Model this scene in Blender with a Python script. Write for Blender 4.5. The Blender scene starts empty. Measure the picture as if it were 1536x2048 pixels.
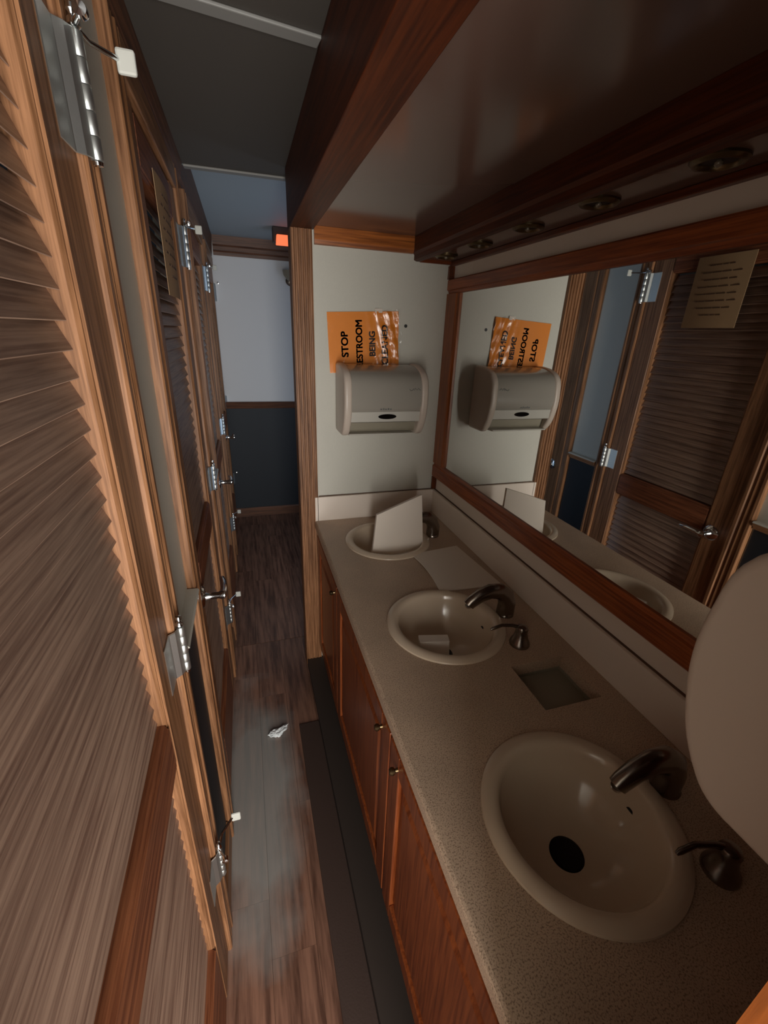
import bpy, bmesh, math, random
from mathutils import Vector, Matrix, noise as mnoise
random.seed(7)
PI = math.pi
scene = bpy.context.scene
COL = scene.collection

# ------------------------------------------------------------------ camera
cam_d = bpy.data.cameras.new('camera')
cam_d.sensor_fit = 'HORIZONTAL'; cam_d.sensor_width = 36.0
cam_d.lens = 858.0 / 1536.0 * 36.0
cam_d.clip_start = 0.01
cam = bpy.data.objects.new('camera', cam_d); COL.objects.link(cam)
CAMROT = Matrix(((0.95538883, 0.07955042, -0.28443613),
                 (-0.29302156, 0.37601018, -0.87906468),
                 (0.03702091, 0.92319449, 0.38254592)))
CAMH = 1.5453
cam.matrix_world = Matrix.Translation((0, 0, CAMH)) @ CAMROT.to_4x4()
scene.camera = cam

# ------------------------------------------------------------------ world, lights, exposure
world = bpy.data.worlds.new('world'); scene.world = world
world.use_nodes = True
world.node_tree.nodes['Background'].inputs[0].default_value = (0.55, 0.65, 0.8, 1)
world.node_tree.nodes['Background'].inputs[1].default_value = 0.01

def area(name, loc, target, sx, sy, power, color):
    d = bpy.data.lights.new(name, 'AREA'); d.shape = 'RECTANGLE'
    d.size = sx; d.size_y = sy; d.energy = power; d.color = color
    o = bpy.data.objects.new(name, d); COL.objects.link(o)
    o.location = loc
    v = Vector(target) - Vector(loc)
    o.rotation_euler = v.to_track_quat('-Z', 'Y').to_euler()
    return o
# daylight through the open entrance behind the camera
area('entrance_daylight', (0.055, -0.79, 0.95), (0.055, 0, 0.95), 0.43, 1.4, 43.0, (1.0, 0.97, 0.92))
# daylight through the side door of the far room
area('side_door_daylight', (1.06, 2.36, 1.15), (0.24, 2.93, 1.25), 0.5, 1.5, 4.2, (0.58, 0.75, 1.0))
scene.view_settings.view_transform = 'Standard'
scene.view_settings.look = 'None'
scene.view_settings.gamma = 1.0
scene.view_settings.use_curve_mapping = False
scene.view_settings.exposure = 0.0

# ------------------------------------------------------------------ materials
def srgb(r, g, b):
    f = lambda c: (c / 255 / 12.92) if c / 255 <= 0.04045 else ((c / 255 + 0.055) / 1.055) ** 2.4
    return (f(r), f(g), f(b), 1)

def new_mat(name):
    m = bpy.data.materials.new(name); m.use_nodes = True
    nt = m.node_tree
    return m, nt, nt.nodes['Principled BSDF']

def plain(name, col, rough=0.5, metal=0.0, bump=0.0, bscale=80, coat=0.0, spec=0.5, var=0.0):
    m, nt, b = new_mat(name)
    b.inputs['Base Color'].default_value = col
    b.inputs['Roughness'].default_value = rough
    b.inputs['Metallic'].default_value = metal
    b.inputs['Coat Weight'].default_value = coat
    b.inputs['Specular IOR Level'].default_value = spec
    if bump or var:
        tc = nt.nodes.new('ShaderNodeTexCoord')
        n = nt.nodes.new('ShaderNodeTexNoise'); n.inputs['Scale'].default_value = bscale
        n.inputs['Detail'].default_value = 4
        nt.links.new(tc.outputs['Object'], n.inputs['Vector'])
        if bump:
            bp = nt.nodes.new('ShaderNodeBump'); bp.inputs['Strength'].default_value = bump
            bp.inputs['Distance'].default_value = 0.002
            nt.links.new(n.outputs['Fac'], bp.inputs['Height'])
            nt.links.new(bp.outputs['Normal'], b.inputs['Normal'])
        if var:
            r = nt.nodes.new('ShaderNodeValToRGB')
            r.color_ramp.elements[0].position = 0.35; r.color_ramp.elements[1].position = 0.65
            r.color_ramp.elements[0].color = tuple(c * (1 - var) for c in col[:3]) + (1,)
            r.color_ramp.elements[1].color = tuple(min(1, c * (1 + var)) for c in col[:3]) + (1,)
            nt.links.new(n.outputs['Fac'], r.inputs['Fac'])
            nt.links.new(r.outputs['Color'], b.inputs['Base Color'])
    return m

def wood(name, dark, light, axis='Z', rough=0.35, fine=140, long=5, spec=0.5, rnd=0.0, bump=0.15, coat=0.0):
    """streaky open-grained wood with the grain running along one axis"""
    m, nt, b = new_mat(name)
    tc = nt.nodes.new('ShaderNodeTexCoord')
    oi = nt.nodes.new('ShaderNodeObjectInfo')
    mp = nt.nodes.new('ShaderNodeMapping')
    sc = {'X': (long, fine, fine), 'Y': (fine, long, fine), 'Z': (fine, fine, long)}[axis]
    mp.inputs['Scale'].default_value = sc
    nt.links.new(tc.outputs['Object'], mp.inputs['Vector'])
    mul = nt.nodes.new('ShaderNodeMath'); mul.operation = 'MULTIPLY'; mul.inputs[1].default_value = 37.0
    nt.links.new(oi.outputs['Random'], mul.inputs[0])
    cmb = nt.nodes.new('ShaderNodeCombineXYZ')
    for k in range(3): nt.links.new(mul.outputs[0], cmb.inputs[k])
    nt.links.new(cmb.outputs[0], mp.inputs['Location'])
    n = nt.nodes.new('ShaderNodeTexNoise'); n.inputs['Scale'].default_value = 1.0
    n.inputs['Detail'].default_value = 5; n.inputs['Roughness'].default_value = 0.62
    nt.links.new(mp.outputs['Vector'], n.inputs['Vector'])
    r = nt.nodes.new('ShaderNodeValToRGB')
    r.color_ramp.elements[0].position = 0.36; r.color_ramp.elements[0].color = dark
    r.color_ramp.elements[1].position = 0.62; r.color_ramp.elements[1].color = light
    nt.links.new(n.outputs['Fac'], r.inputs['Fac'])
    out = r.outputs['Color']
    if rnd:
        hs = nt.nodes.new('ShaderNodeHueSaturation')
        mr = nt.nodes.new('ShaderNodeMapRange')
        mr.inputs['To Min'].default_value = 1 - rnd; mr.inputs['To Max'].default_value = 1 + rnd
        nt.links.new(oi.outputs['Random'], mr.inputs['Value'])
        nt.links.new(mr.outputs[0], hs.inputs['Value'])
        nt.links.new(out, hs.inputs['Color']); out = hs.outputs['Color']
    nt.links.new(out, b.inputs['Base Color'])
    b.inputs['Roughness'].default_value = rough
    b.inputs['Specular IOR Level'].default_value = spec
    b.inputs['Coat Weight'].default_value = coat
    bp = nt.nodes.new('ShaderNodeBump'); bp.inputs['Strength'].default_value = bump
    bp.inputs['Distance'].default_value = 0.001
    nt.links.new(n.outputs['Fac'], bp.inputs['Height'])
    nt.links.new(bp.outputs['Normal'], b.inputs['Normal'])
    return m

OAK_D, OAK_L = srgb(104, 68, 42), srgb(162, 115, 80)
SLT_D, SLT_L = srgb(122, 94, 80), srgb(172, 142, 122)
CHE_D, CHE_L = srgb(78, 32, 9), srgb(114, 52, 16)
M = {}
M['oak_z'] = wood('oak_vertical', OAK_D, OAK_L, 'Z', rough=0.45, spec=0.35)
M['oak_y'] = wood('oak_lengthwise', OAK_D, OAK_L, 'Y', rough=0.45, spec=0.35)
M['oak_x'] = wood('oak_crosswise', OAK_D, OAK_L, 'X', rough=0.45, spec=0.35)
M['slat'] = wood('louvre_slat_wood', SLT_D, SLT_L, 'Y', rough=0.36, rnd=0.07, spec=0.6, fine=220)
M['rail_y'] = wood('door_rail_wood', srgb(100, 54, 34), srgb(150, 92, 60), 'Y', rough=0.45, spec=0.35)
M['amber_y'] = wood('amber_wood_lengthwise', srgb(122, 58, 28), srgb(172, 92, 46), 'Y', rough=0.35)
M['amber_z'] = wood('amber_wood_vertical', srgb(104, 47, 22), srgb(148, 77, 38), 'Z', rough=0.3)
M['honey_x'] = wood('honey_oak_crosswise', srgb(120, 62, 18), srgb(176, 100, 40), 'X', rough=0.35)
M['honey_y'] = wood('honey_oak_lengthwise', srgb(112, 56, 18), srgb(166, 90, 36), 'Y', rough=0.35)
M['honey_z'] = wood('honey_oak_vertical', srgb(112, 56, 18), srgb(166, 90, 36), 'Z', rough=0.35)
M['cherry_y'] = wood('cherry_lengthwise', CHE_D, CHE_L, 'Y', rough=0.35)
M['cherry_x'] = wood('cherry_crosswise', CHE_D, CHE_L, 'X', rough=0.35)
M['cherry_z'] = wood('cherry_vertical', CHE_D, CHE_L, 'Z', rough=0.3)
M['beam_y'] = wood('beam_wood', srgb(58, 22, 6), srgb(88, 38, 11), 'Y', rough=0.5, spec=0.3)
M['dark_y'] = wood('dark_oak_lengthwise', srgb(64, 38, 24), srgb(100, 62, 40), 'Y', rough=0.5)
M['dark_x'] = wood('dark_oak_crosswise', srgb(70, 42, 28), srgb(112, 70, 46), 'X', rough=0.5)
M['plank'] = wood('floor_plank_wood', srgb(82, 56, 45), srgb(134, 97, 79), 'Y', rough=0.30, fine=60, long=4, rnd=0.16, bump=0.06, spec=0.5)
m = M['plank']; nt = m.node_tree; b = nt.nodes['Principled BSDF']  # soft grey patch painted into the planks as the floor's bluish sheen
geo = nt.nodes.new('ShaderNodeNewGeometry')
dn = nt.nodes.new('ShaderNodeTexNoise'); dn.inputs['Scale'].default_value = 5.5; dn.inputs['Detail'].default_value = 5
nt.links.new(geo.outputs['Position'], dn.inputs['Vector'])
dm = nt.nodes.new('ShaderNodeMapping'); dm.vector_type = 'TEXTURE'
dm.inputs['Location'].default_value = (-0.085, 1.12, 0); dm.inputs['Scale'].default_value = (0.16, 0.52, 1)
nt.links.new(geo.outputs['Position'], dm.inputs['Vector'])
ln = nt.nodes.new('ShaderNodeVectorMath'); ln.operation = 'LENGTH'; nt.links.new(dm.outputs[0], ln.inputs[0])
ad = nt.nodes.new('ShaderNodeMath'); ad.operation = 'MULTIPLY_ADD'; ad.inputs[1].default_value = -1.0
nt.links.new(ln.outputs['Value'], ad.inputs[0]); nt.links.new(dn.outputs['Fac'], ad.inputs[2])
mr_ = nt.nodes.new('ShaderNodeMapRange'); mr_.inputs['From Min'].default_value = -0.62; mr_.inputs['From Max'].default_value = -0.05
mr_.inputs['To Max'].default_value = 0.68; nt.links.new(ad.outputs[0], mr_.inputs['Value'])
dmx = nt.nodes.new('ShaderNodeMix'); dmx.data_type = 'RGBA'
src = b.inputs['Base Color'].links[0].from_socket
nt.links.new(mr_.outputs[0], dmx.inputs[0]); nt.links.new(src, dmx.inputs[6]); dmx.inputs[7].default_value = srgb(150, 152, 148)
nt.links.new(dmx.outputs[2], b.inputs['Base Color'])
M['wall_bounce_pink'] = plain('white_laminate_bounce_tint', srgb(236, 222, 208), 0.5, bump=0.05, bscale=260)  # wall white lifted and pinkened to carry warm light bounced off wood
M['wall'] = plain('white_wall_panel', srgb(205, 202, 190), 0.55, bump=0.08, bscale=260, var=0.015)
M['wall_far'] = plain('white_far_wall', srgb(222, 222, 222), 0.6)
M['navy'] = plain('navy_wainscot', srgb(27, 33, 40), 0.6, bump=0.1, bscale=300)
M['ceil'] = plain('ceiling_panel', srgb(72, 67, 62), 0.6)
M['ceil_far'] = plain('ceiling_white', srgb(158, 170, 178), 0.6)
M['ceil_gloss'] = plain('glossy_alcove_ceiling', srgb(108, 84, 74), 0.15, spec=0.4)
M['batten'] = plain('ceiling_batten', srgb(128, 126, 122), 0.55)
M['steel'] = plain('brushed_steel', (0.66, 0.68, 0.66, 1), 0.42, 1.0, bump=0.05, bscale=300)
M['chrome'] = plain('chrome', (0.75, 0.77, 0.78, 1), 0.12, 1.0)
M['nickel'] = plain('dark_nickel', (0.27, 0.235, 0.205, 1), 0.25, 1.0)
M['rubber'] = plain('grey_rubber', srgb(190, 190, 182), 0.6)
M['black'] = plain('black_void', srgb(8, 8, 8), 0.4)
M['basin'] = plain('bisque_porcelain', srgb(212, 192, 168), 0.16, coat=0.3)
M['plastic'] = plain('white_plastic', srgb(205, 190, 176), 0.32)
M['cover'] = plain('smoky_plastic_cover', srgb(158, 152, 142), 0.2, coat=0.4)
M['ledge'] = plain('pale_plastic_ledge', srgb(196, 192, 182), 0.3)
M['lens_black'] = plain('black_lens', srgb(6, 5, 5), 0.15)
M['logo'] = plain('grey_print', srgb(96, 96, 94), 0.5)
M['paper'] = plain('white_paper', srgb(234, 222, 208), 0.8, bump=0.1, bscale=120)
M['manila'] = plain('manila_paper', srgb(166, 134, 98), 0.7)
M['faded_ink'] = plain('faded_ink', srgb(92, 66, 46), 0.7)
M['ink'] = plain('dark_ink', srgb(30, 12, 12), 0.6)
M['tissue'] = plain('white_tissue', srgb(220, 224, 224), 0.85)
M['brass'] = plain('antique_brass', (0.16, 0.115, 0.06, 1), 0.35, 1.0)
M['bulb'] = plain('unlit_bulb_glass', srgb(130, 120, 104), 0.1, coat=0.5)
M['mat'] = plain('dark_rubber_tread', srgb(58, 44, 38), 0.55, bump=0.2, bscale=200)
M['caulk'] = plain('brown_caulk', srgb(96, 68, 50), 0.7)
M['plinth'] = plain('dark_plinth', srgb(50, 42, 37), 0.55)
M['chute'] = plain('chute_metal', srgb(150, 142, 124), 0.5, 0.1)

# glass mirror
m, nt, b = new_mat('mirror_silver')
b.inputs['Base Color'].default_value = (0.86, 0.87, 0.85, 1); b.inputs['Metallic'].default_value = 1
b.inputs['Roughness'].default_value = 0.015; M['mirror'] = m
# speckled laminate
m, nt, b = new_mat('speckled_laminate')
tc = nt.nodes.new('ShaderNodeTexCoord')
n1 = nt.nodes.new('ShaderNodeTexNoise'); n1.inputs['Scale'].default_value = 420; n1.inputs['Detail'].default_value = 2
n2 = nt.nodes.new('ShaderNodeTexNoise'); n2.inputs['Scale'].default_value = 7; n2.inputs['Detail'].default_value = 6
r1 = nt.nodes.new('ShaderNodeValToRGB')
r1.color_ramp.elements[0].position = 0.36; r1.color_ramp.elements[0].color = srgb(146, 122, 102)
r1.color_ramp.elements[1].position = 0.50; r1.color_ramp.elements[1].color = srgb(202, 176, 152)
r2 = nt.nodes.new('ShaderNodeValToRGB')
r2.color_ramp.elements[0].position = 0.3; r2.color_ramp.elements[0].color = (0.86, 0.86, 0.86, 1)
r2.color_ramp.elements[1].position = 0.7; r2.color_ramp.elements[1].color = (1.06, 1.05, 1.03, 1)
mx = nt.nodes.new('ShaderNodeMix'); mx.data_type = 'RGBA'; mx.blend_type = 'MULTIPLY'; mx.inputs[0].default_value = 1
for nn in (n1, n2): nt.links.new(tc.outputs['Object'], nn.inputs['Vector'])
nt.links.new(n1.outputs['Fac'], r1.inputs['Fac']); nt.links.new(n2.outputs['Fac'], r2.inputs['Fac'])
nt.links.new(r1.outputs['Color'], mx.inputs[6]); nt.links.new(r2.outputs['Color'], mx.inputs[7])
nt.links.new(mx.outputs[2], b.inputs['Base Color']); b.inputs['Roughness'].default_value = 0.38
M['laminate'] = m
# orange notice inside a wrinkled clear sleeve
m, nt, b = new_mat('orange_notice_in_sleeve')
b.inputs['Base Color'].default_value = srgb(240, 140, 40); b.inputs['Roughness'].default_value = 0.55
b.inputs['Coat Weight'].default_value = 0.8; b.inputs['Coat Roughness'].default_value = 0.12
tc = nt.nodes.new('ShaderNodeTexCoord'); nn = nt.nodes.new('ShaderNodeTexNoise')
nn.inputs['Scale'].default_value = 28; nn.inputs['Detail'].default_value = 3; nn.inputs['Distortion'].default_value = 1.5
bp = nt.nodes.new('ShaderNodeBump'); bp.inputs['Strength'].default_value = 0.5; bp.inputs['Distance'].default_value = 0.004
nt.links.new(tc.outputs['Object'], nn.inputs['Vector']); nt.links.new(nn.outputs['Fac'], bp.inputs['Height'])
nt.links.new(bp.outputs['Normal'], b.inputs['Coat Normal']); M['orange'] = m
# lit orange lens of the exit lamp
m, nt, b = new_mat('lit_orange_lens')
b.inputs['Base Color'].default_value = srgb(240, 110, 70)
b.inputs['Emission Color'].default_value = (1.0, 0.20, 0.075, 1); b.inputs['Emission Strength'].default_value = 0.95
M['lamp'] = m

# ------------------------------------------------------------------ mesh helpers
class MB:
    def __init__(s): s.v = []; s.f = []
    def add(s, vs, fs):
        k = len(s.v); s.v += [tuple(p) for p in vs]; s.f += [tuple(i + k for i in f) for f in fs]; return s
    def box(s, x0, x1, y0, y1, z0, z1):
        return s.add([(x0, y0, z0), (x1, y0, z0), (x1, y1, z0), (x0, y1, z0), (x0, y0, z1), (x1, y0, z1), (x1, y1, z1), (x0, y1, z1)],
                     [(0, 3, 2, 1), (4, 5, 6, 7), (0, 1, 5, 4), (1, 2, 6, 5), (2, 3, 7, 6), (3, 0, 4, 7)])
    def prism(s, prof, axis, a, b):
        """profile points: axis z -> (x, y); axis y -> (x, z); axis x -> (y, z)"""
        n = len(prof)
        def P(p, t):
            return {'z': (p[0], p[1], t), 'y': (p[0], t, p[1]), 'x': (t, p[0], p[1])}[axis]
        vs = [P(p, a) for p in prof] + [P(p, b) for p in prof]
        fs = [(i, (i + 1) % n, (i + 1) % n + n, i + n) for i in range(n)] + [tuple(range(n - 1, -1, -1)), tuple(range(n, 2 * n))]
        return s.add(vs, fs)
    def lathe(s, prof, c, n=32, axis='z', sx=1, sy=1):
        """profile (r, h) turned about an axis through c"""
        vs = []
        for r, h in prof:
            for i in range(n):
                a = 2 * PI * i / n
                u, w = r * math.cos(a) * sx, r * math.sin(a) * sy
                p = {'z': (u, w, h), 'x': (h, u, w), 'y': (u, h, w)}[axis]
                vs.append((c[0] + p[0], c[1] + p[1], c[2] + p[2]))
        fs = []
        for k in range(len(prof) - 1):
            for i in range(n):
                j = (i + 1) % n
                fs.append((k * n + i, k * n + j, (k + 1) * n + j, (k + 1) * n + i))
        if prof[0][0] > 0: fs.append(tuple(range(n - 1, -1, -1)))
        if prof[-1][0] > 0: fs.append(tuple(range((len(prof) - 1) * n, len(prof) * n)))
        return s.add(vs, fs)
    def tube(s, pts, radii, n=14, flat=1.0):
        pts = [Vector(p) for p in pts]; N = len(pts)
        if not hasattr(radii, '__len__'): radii = [radii] * N
        vs = []; up = None
        for k in range(N):
            t = (pts[min(k + 1, N - 1)] - pts[max(k - 1, 0)]).normalized()
            if up is None:
                up = Vector((0, 0, 1)) if abs(t.z) < 0.9 else Vector((0, 1, 0))
            side = t.cross(up).normalized(); up = side.cross(t).normalized()
            for i in range(n):
                a = 2 * PI * i / n
                vs.append(pts[k] + side * math.cos(a) * radii[k] * flat + up * math.sin(a) * radii[k])
        fs = [(k * n + i, k * n + (i + 1) % n, (k + 1) * n + (i + 1) % n, (k + 1) * n + i) for k in range(N - 1) for i in range(n)]
        fs += [tuple(range(n - 1, -1, -1)), tuple(range((N - 1) * n, N * n))]
        return s.add(vs, fs)
    def build(s, name, mat, parent=None, smooth=False, bevel=0.0, origin=None, seg=2):
        w = wloc(parent)
        o0 = Vector(origin) if origin is not None else w
        me = bpy.data.meshes.new(name)
        me.from_pydata([tuple(Vector(p) - o0) for p in s.v], [], s.f)
        me.validate()
        bm = bmesh.new(); bm.from_mesh(me)
        if bevel:
            es = [e for e in bm.edges if len(e.link_faces) == 2 and e.calc_face_angle(0) > 0.7]
            bmesh.ops.bevel(bm, geom=es, offset=bevel, segments=seg, profile=0.5, affect='EDGES', clamp_overlap=True)
        bmesh.ops.recalc_face_normals(bm, faces=bm.faces)
        bm.to_mesh(me); bm.free()
        if smooth:
            me.polygons.foreach_set('use_smooth', [True] * len(me.polygons))
            try: me.set_sharp_from_angle(angle=math.radians(38))
            except Exception: pass
        me.materials.append(M[mat] if isinstance(mat, str) else mat)
        o = bpy.data.objects.new(name, me); COL.objects.link(o)
        o.location = o0 - w
        if parent is not None: o.parent = parent
        return o

def wloc(p):
    v = Vector((0, 0, 0))
    while p is not None:
        v += p.location; p = p.parent
    return v
def tag(o, label, cat, group=None, kind=None):
    o['label'] = label; o['category'] = cat
    if group: o['group'] = group
    if kind: o['kind'] = kind
    return o
def struct(o, label=None):
    o['kind'] = 'structure'
    if label: o['label'] = label
    return o
def empty(name, loc):
    o = bpy.data.objects.new(name, None); COL.objects.link(o); o.location = loc
    o.empty_display_size = 0.05; return o
def copy_tree(o, parent=None):
    c = o.copy(); COL.objects.link(c); c.parent = parent
    for ch in list(o.children): copy_tree(ch, c)
    return c
def mesh_child(name, me, mat, parent, loc=(0, 0, 0)):
    o = bpy.data.objects.new(name, me); COL.objects.link(o)
    if not me.materials: me.materials.append(M[mat])
    o.location = loc
    if parent is not None: o.parent = parent
    return o
def boolean_cut(o, cutters):
    for c in cutters:
        md = o.modifiers.new('cut', 'BOOLEAN'); md.operation = 'DIFFERENCE'; md.object = c; md.solver = 'EXACT'
    dg = bpy.context.evaluated_depsgraph_get(); dg.update()
    me = bpy.data.meshes.new_from_object(o.evaluated_get(dg))
    o.modifiers.clear(); old = o.data; o.data = me
    bpy.data.meshes.remove(old)
    for c in cutters: bpy.data.objects.remove(c)
def text_mesh(body, size, bold=0.0):
    cu = bpy.data.curves.new('lettering', 'FONT'); cu.body = body; cu.size = size
    cu.extrude = 0.0002; cu.offset = bold; cu.align_x = 'LEFT'
    ob = bpy.data.objects.new('lettering', cu); COL.objects.link(ob)
    dg = bpy.context.evaluated_depsgraph_get(); dg.update()
    me = bpy.data.meshes.new_from_object(ob.evaluated_get(dg))
    bpy.data.objects.remove(ob); return me

# ------------------------------------------------------------------ key dimensions (metres)
XL = -0.175          # left wall face
XCAS = -0.155        # casing front
XD = -0.165          # door face
XR = 0.805           # mirror wall face
YN, YE = 0.02, 1.737  # near and far end walls of the vanity alcove
YF = 3.72            # far wall
YB = -0.75            # wall behind the camera
ZC, ZF = 2.05, 2.14  # corridor and far-room ceilings
ZT = 0.780           # counter top
XC = 0.241           # counter front edge
XP = 0.184           # outer edge of end posts
DW = 0.665           # door width
DOORS = [0.025, 1.052, 2.066, 3.05]
DTOP = 1.93

# ------------------------------------------------------------------ floor
fl = MB().box(-0.30, 1.15, YB - 0.1, YF + 0.06, -0.06, -0.012).build('floor', 'mat')
struct(fl)
pw = 0.118
k = 0
for (ya, yb, xa, xb) in ((YB, 1.94, XL + 0.003, 0.30), (1.943, YF - 0.016, XL + 0.003, 0.80)):
    x = xa; row = 0
    while x < xb - 0.01:
        y = ya; L = 0.35 + 0.8 * random.random()
        x1 = min(x + pw, xb)
        while y < yb - 0.01:
            y1 = min(y + L, yb)
            if yb - y1 < 0.12: y1 = yb
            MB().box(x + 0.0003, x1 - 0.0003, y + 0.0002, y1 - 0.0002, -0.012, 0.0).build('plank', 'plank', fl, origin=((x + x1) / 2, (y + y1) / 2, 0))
            y = y1; L = 0.92
        x = x1; row += 1

# ------------------------------------------------------------------ walls
def casing_profile(y0, y1, flip=False):
    """moulded casing section (x, y): thin edge towards the door, bands and grooves between"""
    w = y1 - y0
    pts = [(XL, 0), (XCAS - 0.003, 0), (XCAS, 0.004), (XCAS, 0.014), (XCAS - 0.004, 0.018), (XCAS - 0.003, 0.026), (XCAS - 0.0015, 0.034),
           (XCAS - 0.005, 0.038), (XCAS - 0.004, 0.046), (XCAS, 0.050), (XCAS, w - 0.004), (XCAS - 0.004, w), (XL, w)]
    if flip: pts = [(x, w - y) for x, y in pts][::-1]
    return [(x, y0 + y) for x, y in pts]

wl = MB()
edges = [YB]
for y in DOORS: edges += [y - 0.004, y + DW + 0.004]
edges += [YF]
for i in range(0, len(edges), 2):
    if edges[i + 1] > edges[i]: wl.box(XL - 0.06, XL, edges[i], edges[i + 1], 0, ZC + 0.1)
for i in range(1, len(edges) - 1, 2): wl.box(XL - 0.06, XL, edges[i], edges[i + 1], DTOP + 0.006, ZC + 0.1)
wall_left = struct(wl.build('wall_left', 'wall'))
# stalls behind the louvred doors
MB().box(-0.95, -0.94, YB, YF, 0, ZC + 0.1).build('stall_back', 'wall', wall_left)
tn = [0]
def trim(mb, mat, label=None, **kw):
    tn[0] += 1
    return struct(mb.build('trim_%d' % tn[0], mat, **kw), label)
piers = [(edges[i], edges[i + 1]) for i in range(0, len(edges), 2)]
for (a, b_) in piers:
    if b_ - a < 0.14:
        continue
    la = a + 0.003 + (0.0 if a == YB else 0.066); lb = b_ - 0.003 - (0.0 if b_ == YF else 0.066)
    if lb - la > 0.02:
        MB().box(XL, XL + 0.004, la, lb, 0.09, 0.93).build('wainscot_panel', 'navy', wall_left)
        trim(MB().prism([(XL, 0.925), (XL + 0.014, 0.928), (XL + 0.014, 0.936), (XL + 0.022, 0.94), (XL + 0.024, 0.952), (XL + 0.024, 0.953), (XL, 0.953)], 'y', la, lb), 'oak_y', 'chair rail between two stall doors')
        MB().prism([(XL, 0.9532), (XL + 0.027, 0.9532), (XL + 0.027, 0.956), (XL + 0.024, 0.959), (XL, 0.960)], 'y', la, lb).build('rail_sheen_cap', 'wall', wall_left)  # added pale lip, paints the grey sheen on the glossy rail top
        trim(MB().prism([(XL, 0.0), (XL + 0.014, 0.0), (XL + 0.014, 0.08), (XL + 0.008, 0.09), (XL, 0.09)], 'y', la, lb), 'oak_y')
for y in DOORS:
    if y > 0.5: trim(MB().prism(casing_profile(y - 0.068, y - 0.003), 'z', 0, DTOP + 0.07), 'oak_z')
    if y + DW + 0.07 < YF: trim(MB().prism(casing_profile(y + DW + 0.003, y + DW + 0.068, True), 'z', 0, DTOP + 0.07), 'oak_z')
    trim(MB().box(XL, XCAS, y - 0.002, min(y + DW + 0.002, YF - 0.002), DTOP + 0.005, DTOP + 0.07), 'oak_y', bevel=0.003)
# dark wooden crown running along the top of the left wall
trim(MB().prism([(XL, 2.0), (XL + 0.012, 2.0), (XL + 0.02, 2.012), (XL + 0.026, 2.03), (XL + 0.03, ZC), (XL, ZC)], 'y', YB + 0.01, 1.9), 'dark_y')
trim(MB().prism([(XL, 2.0), (XL + 0.012, 2.0), (XL + 0.02, 2.012), (XL + 0.028, 2.10), (XL + 0.03, ZF), (XL, ZF)], 'y', 1.905, YF - 0.03), 'dark_y')

# wall with the mirror
wall_right = struct(MB().box(XR, XR + 0.06, YN - 0.06, YE + 0.065, 0, ZC).build('wall_right', 'wall_bounce_pink'))
# far end wall of the vanity alcove
we = MB().box(XP + 0.006, XR, YE, YE + 0.065, 0, 1.88).build('wall_end', 'wall'); struct(we)
MB().lathe([(0.0065, 0), (0.0065, 0.001)], (0.621, YE - 0.001, CAMH + 0.043 * 0.765), 20, 'y').build('screw_hole', 'black', we)
# near end wall beside the camera
wn = struct(MB().box(XP + 0.006, XR, YN - 0.06, YN, 0, 1.88).build('wall_near', 'cherry_z'))
# fluted posts on the ends of the two end walls
def flute(x0, x1, y, d):
    n = 5; w = x1 - x0; pts = [(x0, y)]
    for i in range(n):
        c = x0 + w * (i + 0.5) / n; h = w / n * 0.36
        pts += [(c - h, y), (c - h * 0.6, y - d * 0.0045), (c + h * 0.6, y - d * 0.0045), (c + h, y)]
    pts += [(x1, y)]
    return pts
pf = flute(XP, XP + 0.074, YE - 0.016, -1)
trim(MB().prism(pf + [(XP + 0.074, YE - 0.0002), (XP + 0.0058, YE - 0.0002), (XP + 0.0058, YE + 0.0652), (XP, YE + 0.0652)], 'z', 0, 1.868), 'oak_z', 'fluted oak post at the end of the vanity wall')
pf = flute(XP, XP + 0.074, YN + 0.016, 1)
trim(MB().prism(pf + [(XP + 0.074, YN + 0.0002), (XP + 0.0058, YN + 0.0002), (XP + 0.0058, YN - 0.06), (XP, YN - 0.06)], 'z', 0, 1.868), 'honey_z', 'fluted post beside the camera')

# ceiling
ceiling = struct(MB().box(XL - 0.06, 1.15, YB - 0.1, 1.905, ZC, ZC + 0.06).build('ceiling', 'ceil'))
MB().box(XL - 0.06, 1.15, 1.92, YF + 0.06, ZF, ZF + 0.06).build('raised_panel', 'ceil_far', ceiling)
MB().box(XL - 0.06, 1.15, 1.905, 1.92, ZC, ZF + 0.06).build('riser', 'ceil_far', ceiling)
def batten(p0, p1, w, h, zt):
    a, b_ = Vector(p0), Vector(p1); t = (b_ - a).normalized(); n = Vector((-t.y, t.x, 0)) * w / 2
    vs = [a - n, b_ - n, b_ + n, a + n]
    q = [(p.x, p.y, zt - h) for p in vs] + [(p.x, p.y, zt) for p in vs]
    return MB().add(q, [(0, 3, 2, 1), (4, 5, 6, 7), (0, 1, 5, 4), (1, 2, 6, 5), (2, 3, 7, 6), (3, 0, 4, 7)])
batten((XL + 0.032, 1.035, 0), (XP - 0.001, 1.075, 0), 0.034, 0.006, ZC).build('batten', 'batten', ceiling, bevel=0.002)
batten((XL + 0.032, 1.918, 0), (XP + 0.3, 1.898, 0), 0.03, 0.007, ZC).build('batten', 'batten', ceiling, bevel=0.002)

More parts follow.
